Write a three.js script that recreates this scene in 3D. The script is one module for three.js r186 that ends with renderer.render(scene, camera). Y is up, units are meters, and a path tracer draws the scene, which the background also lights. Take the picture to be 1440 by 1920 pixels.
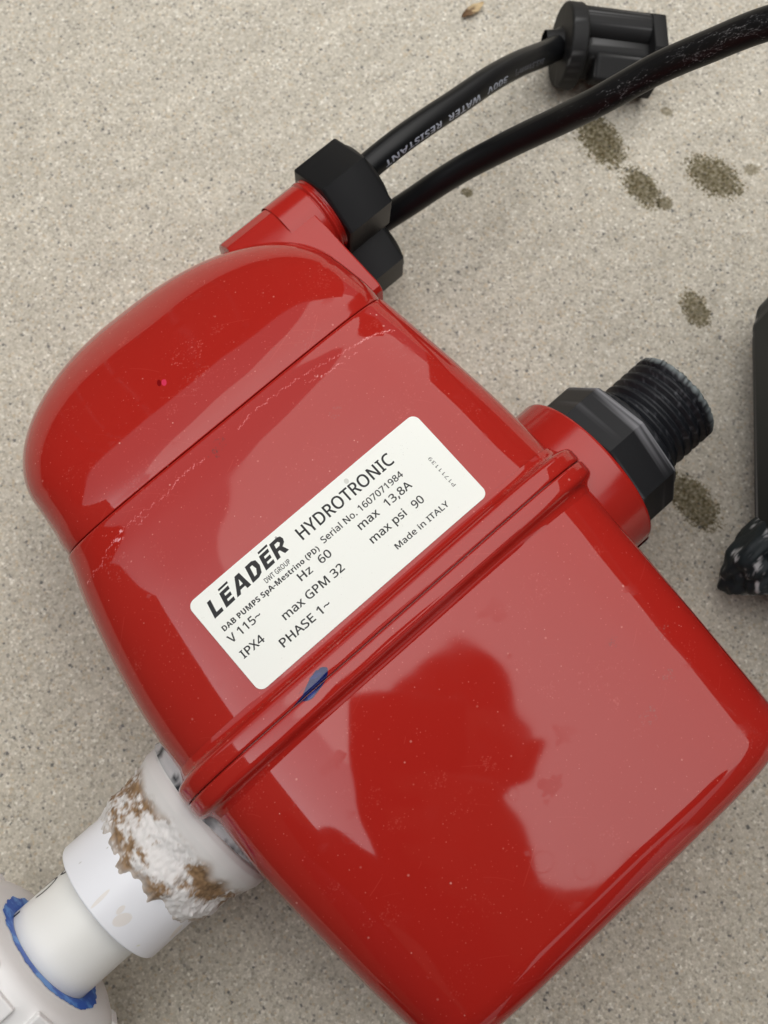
import * as THREE from 'three';
import { MarchingCubes } from 'three/addons/objects/MarchingCubes.js';
import { mergeGeometries, mergeVertices, toCreasedNormals } from 'three/addons/utils/BufferGeometryUtils.js';
import { RoundedBoxGeometry } from 'three/addons/geometries/RoundedBoxGeometry.js';
import { ImprovedNoise } from 'three/addons/math/ImprovedNoise.js';

/* ------------------------------------------------------------------ camera, sky, sun, exposure */
const scene = new THREE.Scene();
const camera = new THREE.PerspectiveCamera(52.19, 0.75, 0.02, 200);
camera.position.set(0, 0.4, 0);
camera.rotation.set(-Math.PI / 2 + THREE.MathUtils.degToRad(12), 0, 0);
camera.focus = 0.31;
camera.userData.fStop = 17;
camera.updateMatrixWorld();

const EXPOSURE = 2.5, SKY = 0.42, SUN = 0.9;
const VEIL = [0.386, 0.805, -0.453], clampDot = (d) => Math.min(1, Math.max(-1, d));      // towards the sun
function overcast() {                                       // CIE-like overcast sky, paler to the zenith
  const W = 256, H = 128, d = new Float32Array(W * H * 4), n = new ImprovedNoise();
  for (let j = 0; j < H; j++) for (let i = 0; i < W; i++) {
    const el = ((j + 0.5) / H - 0.5) * Math.PI, az = (i / W) * 2 * Math.PI, k = (j * W + i) * 4;
    const x = Math.cos(el) * Math.cos(az), y = Math.sin(el), z = Math.cos(el) * Math.sin(az);
    let L = y > 0 ? SKY * (1.0 + 2.0 * y) / 3 : SKY * 0.18;
    const near = Math.acos(clampDot(x * VEIL[0] + y * VEIL[1] + z * VEIL[2])); if (y > 0) L += 4.0 * SKY * Math.exp(-Math.pow(near / 0.50, 2));   // thin cloud in front of the sun
    if (y > 0) L *= 1 + 0.12 * n.noise(x * 2.2 + 5, y * 2.2, z * 2.2) + 0.06 * n.noise(x * 6, y * 6 + 9, z * 6);
    d[k] = L * 1.0; d[k + 1] = L * 1.01; d[k + 2] = L * 1.04; d[k + 3] = 1;
  }
  const t = new THREE.DataTexture(d, W, H, THREE.RGBAFormat, THREE.FloatType);
  t.mapping = THREE.EquirectangularReflectionMapping; t.magFilter = THREE.LinearFilter; t.minFilter = THREE.LinearFilter; t.needsUpdate = true;
  return t;
}
scene.background = scene.environment = overcast();
scene.environmentIntensity = 1;
const sun = new THREE.DirectionalLight(0xfffaf2, SUN);
sun.position.set(1.15, 2.4, -1.35); sun.target.position.set(0, 0, -0.1);
sun.castShadow = true; sun.shadow.radius = 150; sun.shadow.mapSize.set(2048, 2048);
Object.assign(sun.shadow.camera, { left: -0.6, right: 0.6, top: 0.6, bottom: -0.6, near: 0.1, far: 8 });
scene.add(sun, sun.target);

/* ------------------------------------------------------------------ helpers */
const MM = 0.001, noise3 = new ImprovedNoise();
const N = (x, y, z = 0) => noise3.noise(x, y, z);
function fbm(x, y, z = 0, o = 4) { let s = 0, a = 0.5, f = 1; for (let i = 0; i < o; i++) { s += a * N(x * f + i * 17.3, y * f - i * 9.1, z * f); a *= 0.5; f *= 2.03; } return s; }
let seed = 12345;
const rnd = () => { seed = (seed * 1664525 + 1013904223) >>> 0; return seed / 4294967296; };
const lerp = THREE.MathUtils.lerp, clamp = THREE.MathUtils.clamp, smooth = (x, a, b) => THREE.MathUtils.smoothstep(x, a, b);
const lin2s = (c) => Math.round(255 * (c <= 0.0031308 ? 12.92 * c : 1.055 * Math.pow(c, 1 / 2.4) - 0.055));
function tab(rows) {                                        // smooth table lookup (monotone Hermite)
  const xs = rows.map((r) => r[0]), n = rows.length, m = rows[0].length - 1;
  return (x) => {
    let i = 0; while (i < n - 2 && x > xs[i + 1]) i++;
    const h = xs[i + 1] - xs[i], t = clamp((x - xs[i]) / h, 0, 1), out = [];
    for (let k = 1; k <= m; k++) {
      const d = (j) => (rows[j + 1][k] - rows[j][k]) / (xs[j + 1] - xs[j]);
      const sl = (j) => { if (j === 0) return d(0); if (j === n - 1) return d(n - 2); const a = d(j - 1), b = d(j); return a * b <= 0 ? 0 : 2 * a * b / (a + b); };
      const a = rows[i][k], b = rows[i + 1][k], t2 = t * t, t3 = t2 * t;
      out.push((2 * t3 - 3 * t2 + 1) * a + (t3 - 2 * t2 + t) * h * sl(i) + (-2 * t3 + 3 * t2) * b + (t3 - t2) * h * sl(i + 1));
    }
    return out;
  };
}
const used = {};
function numbered(name) { const k = used[name] = (used[name] ?? -1) + 1; return k ? `${name}_${String(k).padStart(3, '0')}` : name; }
function thing(name, label, category, pos = [0, 0, 0], turn = 0, group) {
  const g = new THREE.Group(); g.name = numbered(name); g.position.set(...pos); g.rotation.y = turn;
  g.userData = { label, category }; if (group) g.userData.group = group;
  scene.add(g); return g;
}
function part(name, geo, mat, parent, label) {
  const m = new THREE.Mesh(geo, mat); m.name = name; m.castShadow = m.receiveShadow = true;
  if (label) m.userData.label = label; parent.add(m); return m;
}
function structure(name, geo, mat) { const m = part(numbered(name), geo, mat, scene); m.userData.kind = 'structure'; return m; }
function dataTex(W, H, px, srgb) {
  const t = new THREE.DataTexture(px, W, H, THREE.RGBAFormat); if (srgb) t.colorSpace = THREE.SRGBColorSpace;
  t.magFilter = THREE.LinearFilter; t.minFilter = THREE.LinearMipmapLinearFilter; t.generateMipmaps = true; t.needsUpdate = true; return t;
}
const canvas = (w, h) => { const c = document.createElement('canvas'); c.width = w; c.height = h; return [c, c.getContext('2d')]; };
const onAxis = (geo, y, v) => geo.rotateZ(-Math.PI / 2).translate(0, y, -v).scale(MM, MM, MM);   // lathe about the port axis; u runs along +x
function lathe(profile, seg, y, v, ps = 0, pl = Math.PI * 2) { return onAxis(new THREE.LatheGeometry(profile.map((p) => new THREE.Vector2(p[1], p[0])), seg, ps, pl), y, v); }
function colored(geo, fn) {                                 // vertex colours from a function of position in mm
  const p = geo.attributes.position, c = new Float32Array(p.count * 3);
  for (let i = 0; i < p.count; i++) c.set(fn(p.getX(i) / MM, p.getY(i) / MM, p.getZ(i) / MM), i * 3);
  geo.setAttribute('color', new THREE.BufferAttribute(c, 3)); return geo;
}

/* ------------------------------------------------------------------ concrete ground */
const TILE = 0.64, TX = -0.32, TZ = -0.44;                  // one tile of sand-finished concrete, metres
function concrete() {
  const S = 2048, cell = 3.6, G = 700, px = new Uint8Array(S * S * 4), hb = new Uint8Array(S * S * 4), cs = S / G;
  const jx = new Float32Array(G * G), jy = new Float32Array(G * G), col = new Float32Array(G * G * 3), hg = new Float32Array(G * G), sz = new Float32Array(G * G);
  for (let i = 0; i < G * G; i++) {
    jx[i] = rnd(); jy[i] = rnd(); const r = rnd(), b = 0.85 + 0.3 * rnd(); hg[i] = rnd(); sz[i] = 0.75 + 0.5 * rnd();
    let c = [0.50, 0.462, 0.385];
    if (r < 0.26) c = [0.56, 0.52, 0.44]; else if (r < 0.37) c = [0.64, 0.60, 0.52]; else if (r < 0.39) { c = [0.72, 0.69, 0.61]; sz[i] = 1.2; }
    else if (r < 0.55) c = [0.42, 0.385, 0.315]; else if (r < 0.61) c = [0.33, 0.305, 0.26]; else if (r < 0.631) { c = [0.24, 0.23, 0.21]; sz[i] = 1.0; }
    else if (r < 0.636) { c = [0.12, 0.12, 0.118]; sz[i] = 1.25; } else if (r < 0.70) c = [0.50, 0.42, 0.31];
    col[i * 3] = c[0] * b; col[i * 3 + 1] = c[1] * b; col[i * 3 + 2] = c[2] * b;
  }
  const low = new Float32Array(256 * 256);                  // tileable mottling
  for (let y = 0; y < 256; y++) for (let x = 0; x < 256; x++) {
    let s = 0; for (const [f, a] of [[2, 0.6], [5, 0.15], [21, 0.25], [47, 0.6]]) {
      const u = x / 256 * 2 * Math.PI, w = y / 256 * 2 * Math.PI, R = f / 6.2832;
      s += a * N(Math.cos(u) * R + 40, Math.sin(u) * R + Math.cos(w) * R * 1.3, Math.sin(w) * R + 7 * f);
    } low[y * 256 + x] = s;
  }
  const L = (x, y) => { const fx = x / 8, fy = y / 8, x0 = fx | 0, y0 = fy | 0, a = fx - x0, b = fy - y0, g = (i, j) => low[((y0 + j) & 255) * 256 + ((x0 + i) & 255)]; return (g(0, 0) * (1 - a) + g(1, 0) * a) * (1 - b) + (g(0, 1) * (1 - a) + g(1, 1) * a) * b; };
  for (let y = 0; y < S; y++) for (let x = 0; x < S; x++) {
    const gx = x / cs, gy = y / cs, cx = gx | 0, cy = gy | 0; let best = 9, bi = 0, sec = 9;
    for (let j = -1; j < 2; j++) for (let i = -1; i < 2; i++) {
      const ax = (cx + i + G) % G, ay = (cy + j + G) % G, id = ay * G + ax, dx = cx + i + jx[id] - gx, dy = cy + j + jy[id] - gy, d = (dx * dx + dy * dy) / (sz[id] * sz[id]);
      if (d < best) { sec = best; best = d; bi = id; } else if (d < sec) sec = d;
    }
    const e = clamp((Math.sqrt(sec) - Math.sqrt(best)) * 2.4, 0, 1), m = L(x, y), k = (y * S + x) * 4;
    const fineK = 0.90 + 0.20 * rnd(), paste = [0.485, 0.448, 0.372], t = 0.46 + 0.48 * e, g = 1 + 0.17 * m;
    for (let c = 0; c < 3; c++) px[k + c] = lin2s(clamp((paste[c] * (1 - t) + col[bi * 3 + c] * t) * g * fineK, 0, 1));
    px[k + 3] = 255;
    hb[k] = hb[k + 1] = hb[k + 2] = clamp(120 + 70 * m + (hg[bi] - 0.4) * 95 * e, 0, 255); hb[k + 3] = 255;
  }
  return { S, px, hb };
}
const con = concrete();
function stained(src, S) {                                  // damp oily spots where they lie on the slab (world metres)
  const px = src.slice();
  const spots = [[0.0915, -0.2460, 0.0135, 0.0078, 1.0, 1], [0.1078, -0.2242, 0.0095, 0.0060, 0.95, 0.95], [0.1170, -0.2165, 0.0035, 0.0028, 0.3, 0.8], [0.1385, -0.229, 0.0125, 0.0078, 0.62, 0.95], [0.1545, -0.2325, 0.003, 0.0025, 0, 0.6],
    [0.1270, -0.170, 0.0085, 0.0050, 1.1, 0.85], [0.1215, -0.089, 0.0125, 0.0070, 0.95, 0.9], [0.0346, -0.2219, 0.0022, 0.002, 0, 0.9], [0.1204, -0.2595, 0.0026, 0.002, 0.4, 0.6]];
  for (const [sx, sz, a, b, rot, str] of spots) {
    const c = Math.cos(rot), s = Math.sin(rot), R = a * 1.5;
    for (let y = Math.floor((sz - R - TZ) / TILE * S); y < (sz + R - TZ) / TILE * S; y++) for (let x = Math.floor((sx - R - TX) / TILE * S); x < (sx + R - TX) / TILE * S; x++) {
      const wx = TX + x / S * TILE - sx, wz = TZ + y / S * TILE - sz, p = (wx * c + wz * s) / a, q = (-wx * s + wz * c) / b;
      const d = Math.hypot(p, q) + 0.34 * fbm(wx * 260 + sx * 900, wz * 260, 3) + 0.42 * N(wx * 900, wz * 900, sx * 50) + 0.3 * N(wx * 2100, wz * 2100, sx * 90);
      const m = smooth(1 - d, -0.12, 0.14) * str * (0.80 + 0.55 * N(wx * 700, wz * 700, 5) + 0.3 * N(wx * 1500, wz * 1500, 8)), k = (y * S + x) * 4; if (m <= 0) continue;
      px[k] *= lerp(1, 0.45, m); px[k + 1] *= lerp(1, 0.42, m); px[k + 2] *= lerp(1, 0.31, m);
    }
  }
  return px;
}
{
  const wrap = (t) => { t.wrapS = t.wrapT = THREE.RepeatWrapping; return t; };
  const flip = (p) => p;
  const mapT = wrap(dataTex(con.S, con.S, flip(con.px), true)), bumpT = wrap(dataTex(con.S, con.S, flip(con.hb))), mapS = dataTex(con.S, con.S, stained(con.px, con.S), true);
  const far = new THREE.MeshStandardMaterial({ map: mapT, bumpMap: bumpT, bumpScale: 0.0007, roughness: 0.92 });
  const near = new THREE.MeshStandardMaterial({ map: mapS, bumpMap: bumpT, bumpScale: 0.0007, roughness: 0.92 });
  const sheet = (x0, x1, z0, z1) => {                       // uv in tiles, v = z so the picture rows run along z
    const g = new THREE.BufferGeometry();
    g.setAttribute('position', new THREE.Float32BufferAttribute([x0, 0, z0, x1, 0, z0, x1, 0, z1, x0, 0, z1], 3));
    g.setAttribute('normal', new THREE.Float32BufferAttribute([0, 1, 0, 0, 1, 0, 0, 1, 0, 0, 1, 0], 3));
    g.setAttribute('uv', new THREE.Float32BufferAttribute([[x0, z0], [x1, z0], [x1, z1], [x0, z1]].flatMap(([x, z]) => [(x - TX) / TILE, (z - TZ) / TILE]), 2));
    g.setIndex([0, 2, 1, 0, 3, 2]); return g;
  };
  const a = TX, b = TX + TILE, c = TZ, d = TZ + TILE, B = 40;
  structure('ground', sheet(a, b, c, d), near);
  structure('ground', mergeGeometries([sheet(-B, B, -B, c), sheet(-B, B, d, B), sheet(-B, a, c, d), sheet(b, B, c, d)]), far);
}

/* ------------------------------------------------------------------ red plastic: colour with scratches, dust and water marks in pump (u, v) */
const U0 = -0.1, UW = 0.2, V0 = -0.11, VW = 0.27;
const TW = 1480, TH = 1998, PX = TW / 200;                  // 7.4 texels per mm
const toX = (u) => (u + 100) * PX, toY = (v) => TH - (v + 110) * PX;
function redMaps() {
  const [c, g] = canvas(TW, TH), RED = [0.37, 0.0165, 0.0115];
  g.fillStyle = `rgb(${RED.map(lin2s)})`; g.fillRect(0, 0, TW, TH);
  const line = (pts, col, w, jag, dens) => {                // broken chalky scratch
    for (let i = 0; i + 1 < pts.length; i++) {
      const [a, b] = [pts[i], pts[i + 1]], n = Math.ceil(Math.hypot(b[0] - a[0], b[1] - a[1]) * 5);
      for (let k = 0; k < n; k++) {
        const t = k / n, u = lerp(a[0], b[0], t), v = lerp(a[1], b[1], t) + jag * N(u * 0.8, v_(a) * 3, 1) + jag * 0.5 * N(u * 3.1, 5, v_(a));
        if (N(u * 0.55, 9, v_(a)) + 0.4 * N(u * 2.7, 2, v_(a)) + dens < rnd() * 0.5) continue;
        g.fillStyle = col; g.globalAlpha = 0.35 + 0.5 * rnd(); g.beginPath(); g.ellipse(toX(u), toY(v + (rnd() - 0.5) * w), (0.5 + rnd() * 1.3) * w * 2.2, (0.4 + rnd()) * w * 1.8, -0.3, 0, 7); g.fill();
      }
    } g.globalAlpha = 1;
  };
  const v_ = (p) => p[1];
  line([[61.7, 67.6], [56.3, 70], [44.8, 71.6], [33.7, 73.5], [21.2, 74.9], [13.2, 75.2], [5, 74.1]], 'rgb(232,160,165)', 0.5, 0.7, 0.62);
  line([[62, 68], [56, 70.2], [50, 71]], 'rgb(240,190,192)', 0.5, 0.5, 0.5);
  line([[47.5, 68.6], [33.8, 69.9], [27.4, 72.2]], 'rgb(225,150,155)', 0.5, 0.5, 0.25);
  line([[-8, 73.2], [-12.4, 73.6], [-17.2, 74], [-23.7, 72.2], [-32.1, 73.1], [-38.1, 73.1], [-42.5, 72.6], [-50.4, 70.1], [-58, 69]], 'rgb(230,158,165)', 0.5, 1.2, 0.55);
  line([[-31, 71.5], [-40, 71], [-46, 69.5]], 'rgb(228,165,172)', 0.5, 1.6, 0.1);
  line([[-40, 72.9], [-44, 71.5]], 'rgb(235,185,195)', 1.2, 0.8, 0.45);
  line([[33, 71.2], [35, 69.6]], 'rgb(235,190,190)', 0.8, 0.4, 0.6);
  line([[20, 99], [24, 97], [22, 93]], 'rgb(210,110,110)', 0.4, 1.8, 0.0);
  line([[-8, 108], [-3, 104], [2, 97]], 'rgb(205,105,105)', 0.35, 2.4, -0.05);
  // pink nick on the cover
  g.fillStyle = 'rgb(205,52,84)'; g.beginPath(); g.ellipse(toX(-1.8), toY(102.2), 6, 9, 0.4, 0, 7); g.fill();
  g.fillStyle = 'rgb(120,10,14)'; g.beginPath(); g.ellipse(toX(-3), toY(103.2), 5, 9, 0.4, 0, 7); g.fill();
  // dust specks, single grains
  for (let i = 0; i < 4200; i++) {
    const u = -90 + 180 * rnd(), v = -108 + 255 * rnd(), k = rnd();
    g.globalAlpha = 0.25 + 0.55 * rnd() * rnd(); g.fillStyle = k < 0.7 ? 'rgb(222,130,125)' : 'rgb(235,205,195)';
    const s = k < 0.96 ? 0.5 + 0.8 * rnd() : 1.3 + 1.4 * rnd(); g.beginPath(); g.arc(toX(u), toY(v), s, 0, 7); g.fill();
  }
  // clotted dirt patches, granular
  const clot = (u, v, r, n, col, al) => { for (let i = 0; i < n; i++) { const a = rnd() * 7, d = r * Math.sqrt(rnd()), s = 0.6 + 1.4 * rnd(); if (fbm(u + d * Math.cos(a) * 0.6, v + d * Math.sin(a) * 0.6, 2) < -0.03) continue; g.globalAlpha = al * (0.4 + 0.6 * rnd()); g.fillStyle = col; g.beginPath(); g.arc(toX(u + d * Math.cos(a)), toY(v + d * Math.sin(a) * 0.8), s, 0, 7); g.fill(); } };
  clot(10, 105, 6, 160, 'rgb(205,105,100)', 0.6); clot(4, 95, 5, 140, 'rgb(180,85,80)', 0.6); clot(40, 82, 5, 120, 'rgb(160,70,66)', 0.4); clot(-30, 82, 4, 90, 'rgb(160,70,70)', 0.4);
  clot(-2, 74, 2.5, 60, 'rgb(105,50,48)', 0.5); clot(-5, 72.5, 2, 50, 'rgb(95,50,48)', 0.5); clot(30, 58, 2.4, 60, 'rgb(150,80,76)', 0.45); clot(-48, 66, 5, 140, 'rgb(190,110,110)', 0.4);
  clot(58, -52, 2.6, 70, 'rgb(150,85,80)', 0.55); clot(50, -62, 2.2, 60, 'rgb(140,80,76)', 0.5); clot(38, -66, 3.2, 90, 'rgb(145,85,80)', 0.5); clot(45, -45, 1.8, 40, 'rgb(120,50,50)', 0.5);
  clot(58, 62, 5, 120, 'rgb(175,95,95)', 0.35); clot(60, 50, 5, 110, 'rgb(175,85,85)', 0.35); clot(-46, 40, 3, 40, 'rgb(205,150,145)', 0.35);
  for (let i = 0; i < 46; i++) clot(-60 + 120 * rnd(), -95 + 220 * rnd(), 1 + 3 * rnd(), 26, 'rgb(190,100,96)', 0.22);
  for (let i = 0; i < 90; i++) { const u = -72 + 145 * rnd(), v = -98 + 225 * rnd(), a = (rnd() < 0.6 ? -0.75 : 0.5) + 0.5 * (rnd() - 0.5), l = 2 + 16 * rnd() * rnd(); g.globalAlpha = 0.10 + 0.16 * rnd(); g.strokeStyle = 'rgb(220,120,112)'; g.lineWidth = 0.7 + 0.5 * rnd(); g.beginPath(); g.moveTo(toX(u), toY(v)); g.quadraticCurveTo(toX(u + l * 0.5 * Math.cos(a) + rnd()), toY(v + l * 0.5 * Math.sin(a)), toX(u + l * Math.cos(a)), toY(v + l * Math.sin(a))); g.stroke(); }   // hairline scratches
  for (let i = 0; i < 70; i++) clot(-68 + 138 * rnd(), -98 + 235 * rnd(), 2 + 5 * rnd(), 70, 'rgb(196,104,98)', 0.28);
  // brown grit lodged beside the belt on its upper side
  for (let i = 0; i < 520; i++) { const u = -70 + 62 * Math.pow(rnd(), 1.5), v = 6.6 + 1.6 * rnd() * rnd(); if (N(u * 0.4, 4) + 0.25 < rnd() * 0.7) continue; g.globalAlpha = 0.5 * rnd(); g.fillStyle = rnd() < 0.6 ? 'rgb(120,72,58)' : 'rgb(190,140,125)'; g.beginPath(); g.arc(toX(u), toY(v), 0.7 + 1.3 * rnd(), 0, 7); g.fill(); }
  for (let i = 0; i < 420; i++) { const u = 50 + 26 * rnd(), v = 6 + 1.8 * rnd(); g.globalAlpha = 0.3 * rnd(); g.fillStyle = 'rgb(190,140,135)'; g.beginPath(); g.arc(toX(u), toY(v), 0.6 + rnd(), 0, 7); g.fill(); }
  g.globalAlpha = 1;
  // dab of blue primer across the belt's parting line
  g.save(); g.translate(toX(-21), toY(2.2)); const q = (u, v) => [u * PX, -v * PX];
  g.fillStyle = 'rgb(17,27,84)'; g.beginPath(); g.moveTo(...q(0.4, 0.4)); g.bezierCurveTo(...q(-0.4, 1.6), ...q(-1.2, 1.9), ...q(-1.9, 1.5)); g.lineTo(...q(-2.4, 1.9)); g.bezierCurveTo(...q(-5, 1.4), ...q(-7, 0.6), ...q(-9.4, -0.8)); g.lineTo(...q(-14, -1.6)); g.lineTo(...q(-10.6, -2.1)); g.bezierCurveTo(...q(-9.6, -3.2), ...q(-8.2, -3.5), ...q(-7, -3.1)); g.bezierCurveTo(...q(-4, -2.6), ...q(-0.4, -1.8), ...q(0.4, 0.4)); g.fill();
  g.fillStyle = 'rgba(44,60,132,0.75)'; g.beginPath(); g.ellipse(...q(-7.6, -2.3), 12, 4.5, -0.15, 0, 7); g.fill(); g.fillStyle = 'rgba(34,50,120,0.6)'; g.beginPath(); g.ellipse(...q(-3.6, 0.8), 14, 4, 0.25, 0, 7); g.fill();
  for (let i = 0; i < 60; i++) { g.globalAlpha = 0.3 * rnd(); g.strokeStyle = rnd() < 0.6 ? 'rgb(14,20,66)' : 'rgb(70,84,150)'; g.lineWidth = 0.7; const u = -1 - 8 * rnd(), v = -0.4 + 1.8 * (rnd() - 0.5) + 0.15 * u * -0.2; g.beginPath(); g.moveTo(...q(u, v)); g.lineTo(...q(u - 1 - rnd(), v - 0.35)); g.stroke(); }
  g.globalAlpha = 1; g.restore();
  const t = new THREE.CanvasTexture(c); t.colorSpace = THREE.SRGBColorSpace; t.magFilter = THREE.LinearFilter;

  const [rc, h] = canvas(TW, TH);                           // gloss: polished, with dried water marks and rubbed patches
  const base = 12; h.fillStyle = `rgb(${base},${base},${base})`; h.fillRect(0, 0, TW, TH);
  for (let i = 0; i < 240; i++) { const x = rnd() * TW, y = rnd() * TH, r = 6 + 26 * rnd() * rnd(); h.globalAlpha = 0.24 * rnd(); h.strokeStyle = 'rgb(90,90,90)'; h.lineWidth = 1 + 1.6 * rnd(); h.beginPath(); h.ellipse(x, y, r, r * (0.8 + 0.3 * rnd()), rnd() * 3, 0, 7); h.stroke(); }
  for (let i = 0; i < 130; i++) {                           // blotches with wandering outline
    const x = rnd() * TW, y = rnd() * TH, r = 5 + 26 * rnd() * rnd(), s0 = rnd() * 50; h.globalAlpha = 0.25 + 0.4 * rnd(); h.fillStyle = 'rgb(70,70,70)'; h.beginPath();
    for (let a = 0; a <= 40; a++) { const q = a / 40 * 6.2832, R = r * (1 + 0.9 * N(Math.cos(q) * 1.6 + s0, Math.sin(q) * 1.6, s0)); h.lineTo(x + R * Math.cos(q), y + R * Math.sin(q) * 0.8); } h.fill();
  }
  for (let i = 0; i < 420; i++) { const x = rnd() * TW, y = rnd() * TH, a = -0.7 + 0.5 * (rnd() - 0.5), l = 8 + 60 * rnd() * rnd(); h.globalAlpha = 0.25 * rnd(); h.strokeStyle = 'rgb(150,150,150)'; h.lineWidth = 0.8; h.beginPath(); h.moveTo(x, y); h.lineTo(x + l * Math.cos(a), y + l * Math.sin(a)); h.stroke(); }
  h.globalAlpha = 1;
  const rt = new THREE.CanvasTexture(rc); rt.magFilter = THREE.LinearFilter;
  return [t, rt];
}
const [redMap, redRough] = redMaps();
const red = new THREE.MeshPhysicalMaterial({ map: redMap, roughnessMap: redRough, roughness: 1, ior: 1.44, side: THREE.DoubleSide });
const redPlain = new THREE.MeshPhysicalMaterial({ color: new THREE.Color().setRGB(0.37, 0.0165, 0.0115), roughness: 0.16, ior: 1.45 });
const blackPlastic = new THREE.MeshPhysicalMaterial({ color: new THREE.Color().setRGB(0.006, 0.0065, 0.0075), roughness: 0.42, specularIntensity: 0.6 });

/* ------------------------------------------------------------------ the pump controller; local axes: x = u along the ports, y up, -z = v towards the cover */
const FENCE_TURN = 0.72;
const PRINT_TURN = 3.24;
const PUMP = [0.0015, 0, -0.02965], TURN = THREE.MathUtils.degToRad(41.3);
const pump = thing('pump_controller', 'glossy red plastic pump controller lying on the concrete with white rating label', 'pump controller', PUMP, TURN);

//            v     l    r    top   bottom
const body = tab([[-110, -67.5, 70, 101.4, 2], [-95, -68.5, 71.5, 102.2, 2], [-60, -72, 73.6, 103.6, 1], [-23, -74, 75.4, 104.7, 1], [0, -74, 76.5, 105, 1], [17, -73.4, 76.2, 105, 1], [30, -72, 75.6, 105, 1], [47, -68.8, 74.2, 104.7, 1], [66, -64, 72.4, 103, 1], [79.5, -60, 71.5, 100.2, 2], [90, -57.8, 70.6, 99.5, 3], [104, -57, 69.4, 97, 5], [150, -56, 66, 96, 20]]);
const wav = (u, v) => 0.13 * N(u * 0.03 + 3, v * 0.03, 1) + 0.05 * N(u * 0.075, v * 0.075, 4);
const NU = 5.0, NL = 5.9;
const shearOf = (v) => 0.22 * smooth(v, 12, 80);
function unit(phi, n) { const c = Math.cos(phi), s = Math.sin(phi), r = Math.pow(Math.abs(c) ** n + Math.abs(s) ** n, -1 / n); return [c * r, s * r]; }
function loft(rings, M, capEnd, capStart) {                 // rings: {v, l, r, t, b, n}; v across, closed tube with optional caps
  const pos = [], idx = [];
  for (const R of rings) {
    const c = (R.l + R.r) / 2, a = (R.r - R.l) / 2, yc = (R.t + R.b) / 2, h = (R.t - R.b) / 2;
    for (let k = 0; k < M; k++) {
      const [ux, uy] = unit(k / M * 2 * Math.PI, R.n), x = c + a * ux; let y = yc + h * uy;
      const v = R.v + (R.sh ?? 0) * (R.t - y); y += wav(x, v) * (uy > 0 ? uy : 0);
      pos.push(x, y, -v);
    }
  }
  for (let i = 0; i + 1 < rings.length; i++) for (let k = 0; k < M; k++) { const a = i * M + k, b = i * M + (k + 1) % M, c = a + M, d = b + M; idx.push(a, b, c, b, d, c); }
  const fan = (i, flip) => { let s = [0, 0, 0]; for (let k = 0; k < M; k++) for (let q = 0; q < 3; q++) s[q] += pos[(i * M + k) * 3 + q] / M; const id = pos.length / 3; pos.push(...s); for (let k = 0; k < M; k++) { const a = i * M + k, b = i * M + (k + 1) % M; flip ? idx.push(a, id, b) : idx.push(a, b, id); } };
  if (capEnd) fan(rings.length - 1, false); if (capStart) fan(0, true);
  const uv = []; for (let i = 0; i < pos.length; i += 3) uv.push((pos[i] + 100) / 200, (-pos[i + 2] + 110) / 270);
  const g = new THREE.BufferGeometry(); g.setAttribute('position', new THREE.Float32BufferAttribute(pos, 3)); g.setAttribute('uv', new THREE.Float32BufferAttribute(uv, 2)); g.setIndex(idx);
  g.computeVertexNormals(); return g.scale(MM, MM, MM);
}
const ringAt = (v, inset, n, sh = shearOf(v), vAt = v) => { const [l, r, t, b] = body(v); return { v: vAt, l: l + inset, r: r - inset, t: t - inset, b: b + inset, n, sh }; };
const nAt = (v) => lerp(NU, NL, smooth(-v, -20, 20));
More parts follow.
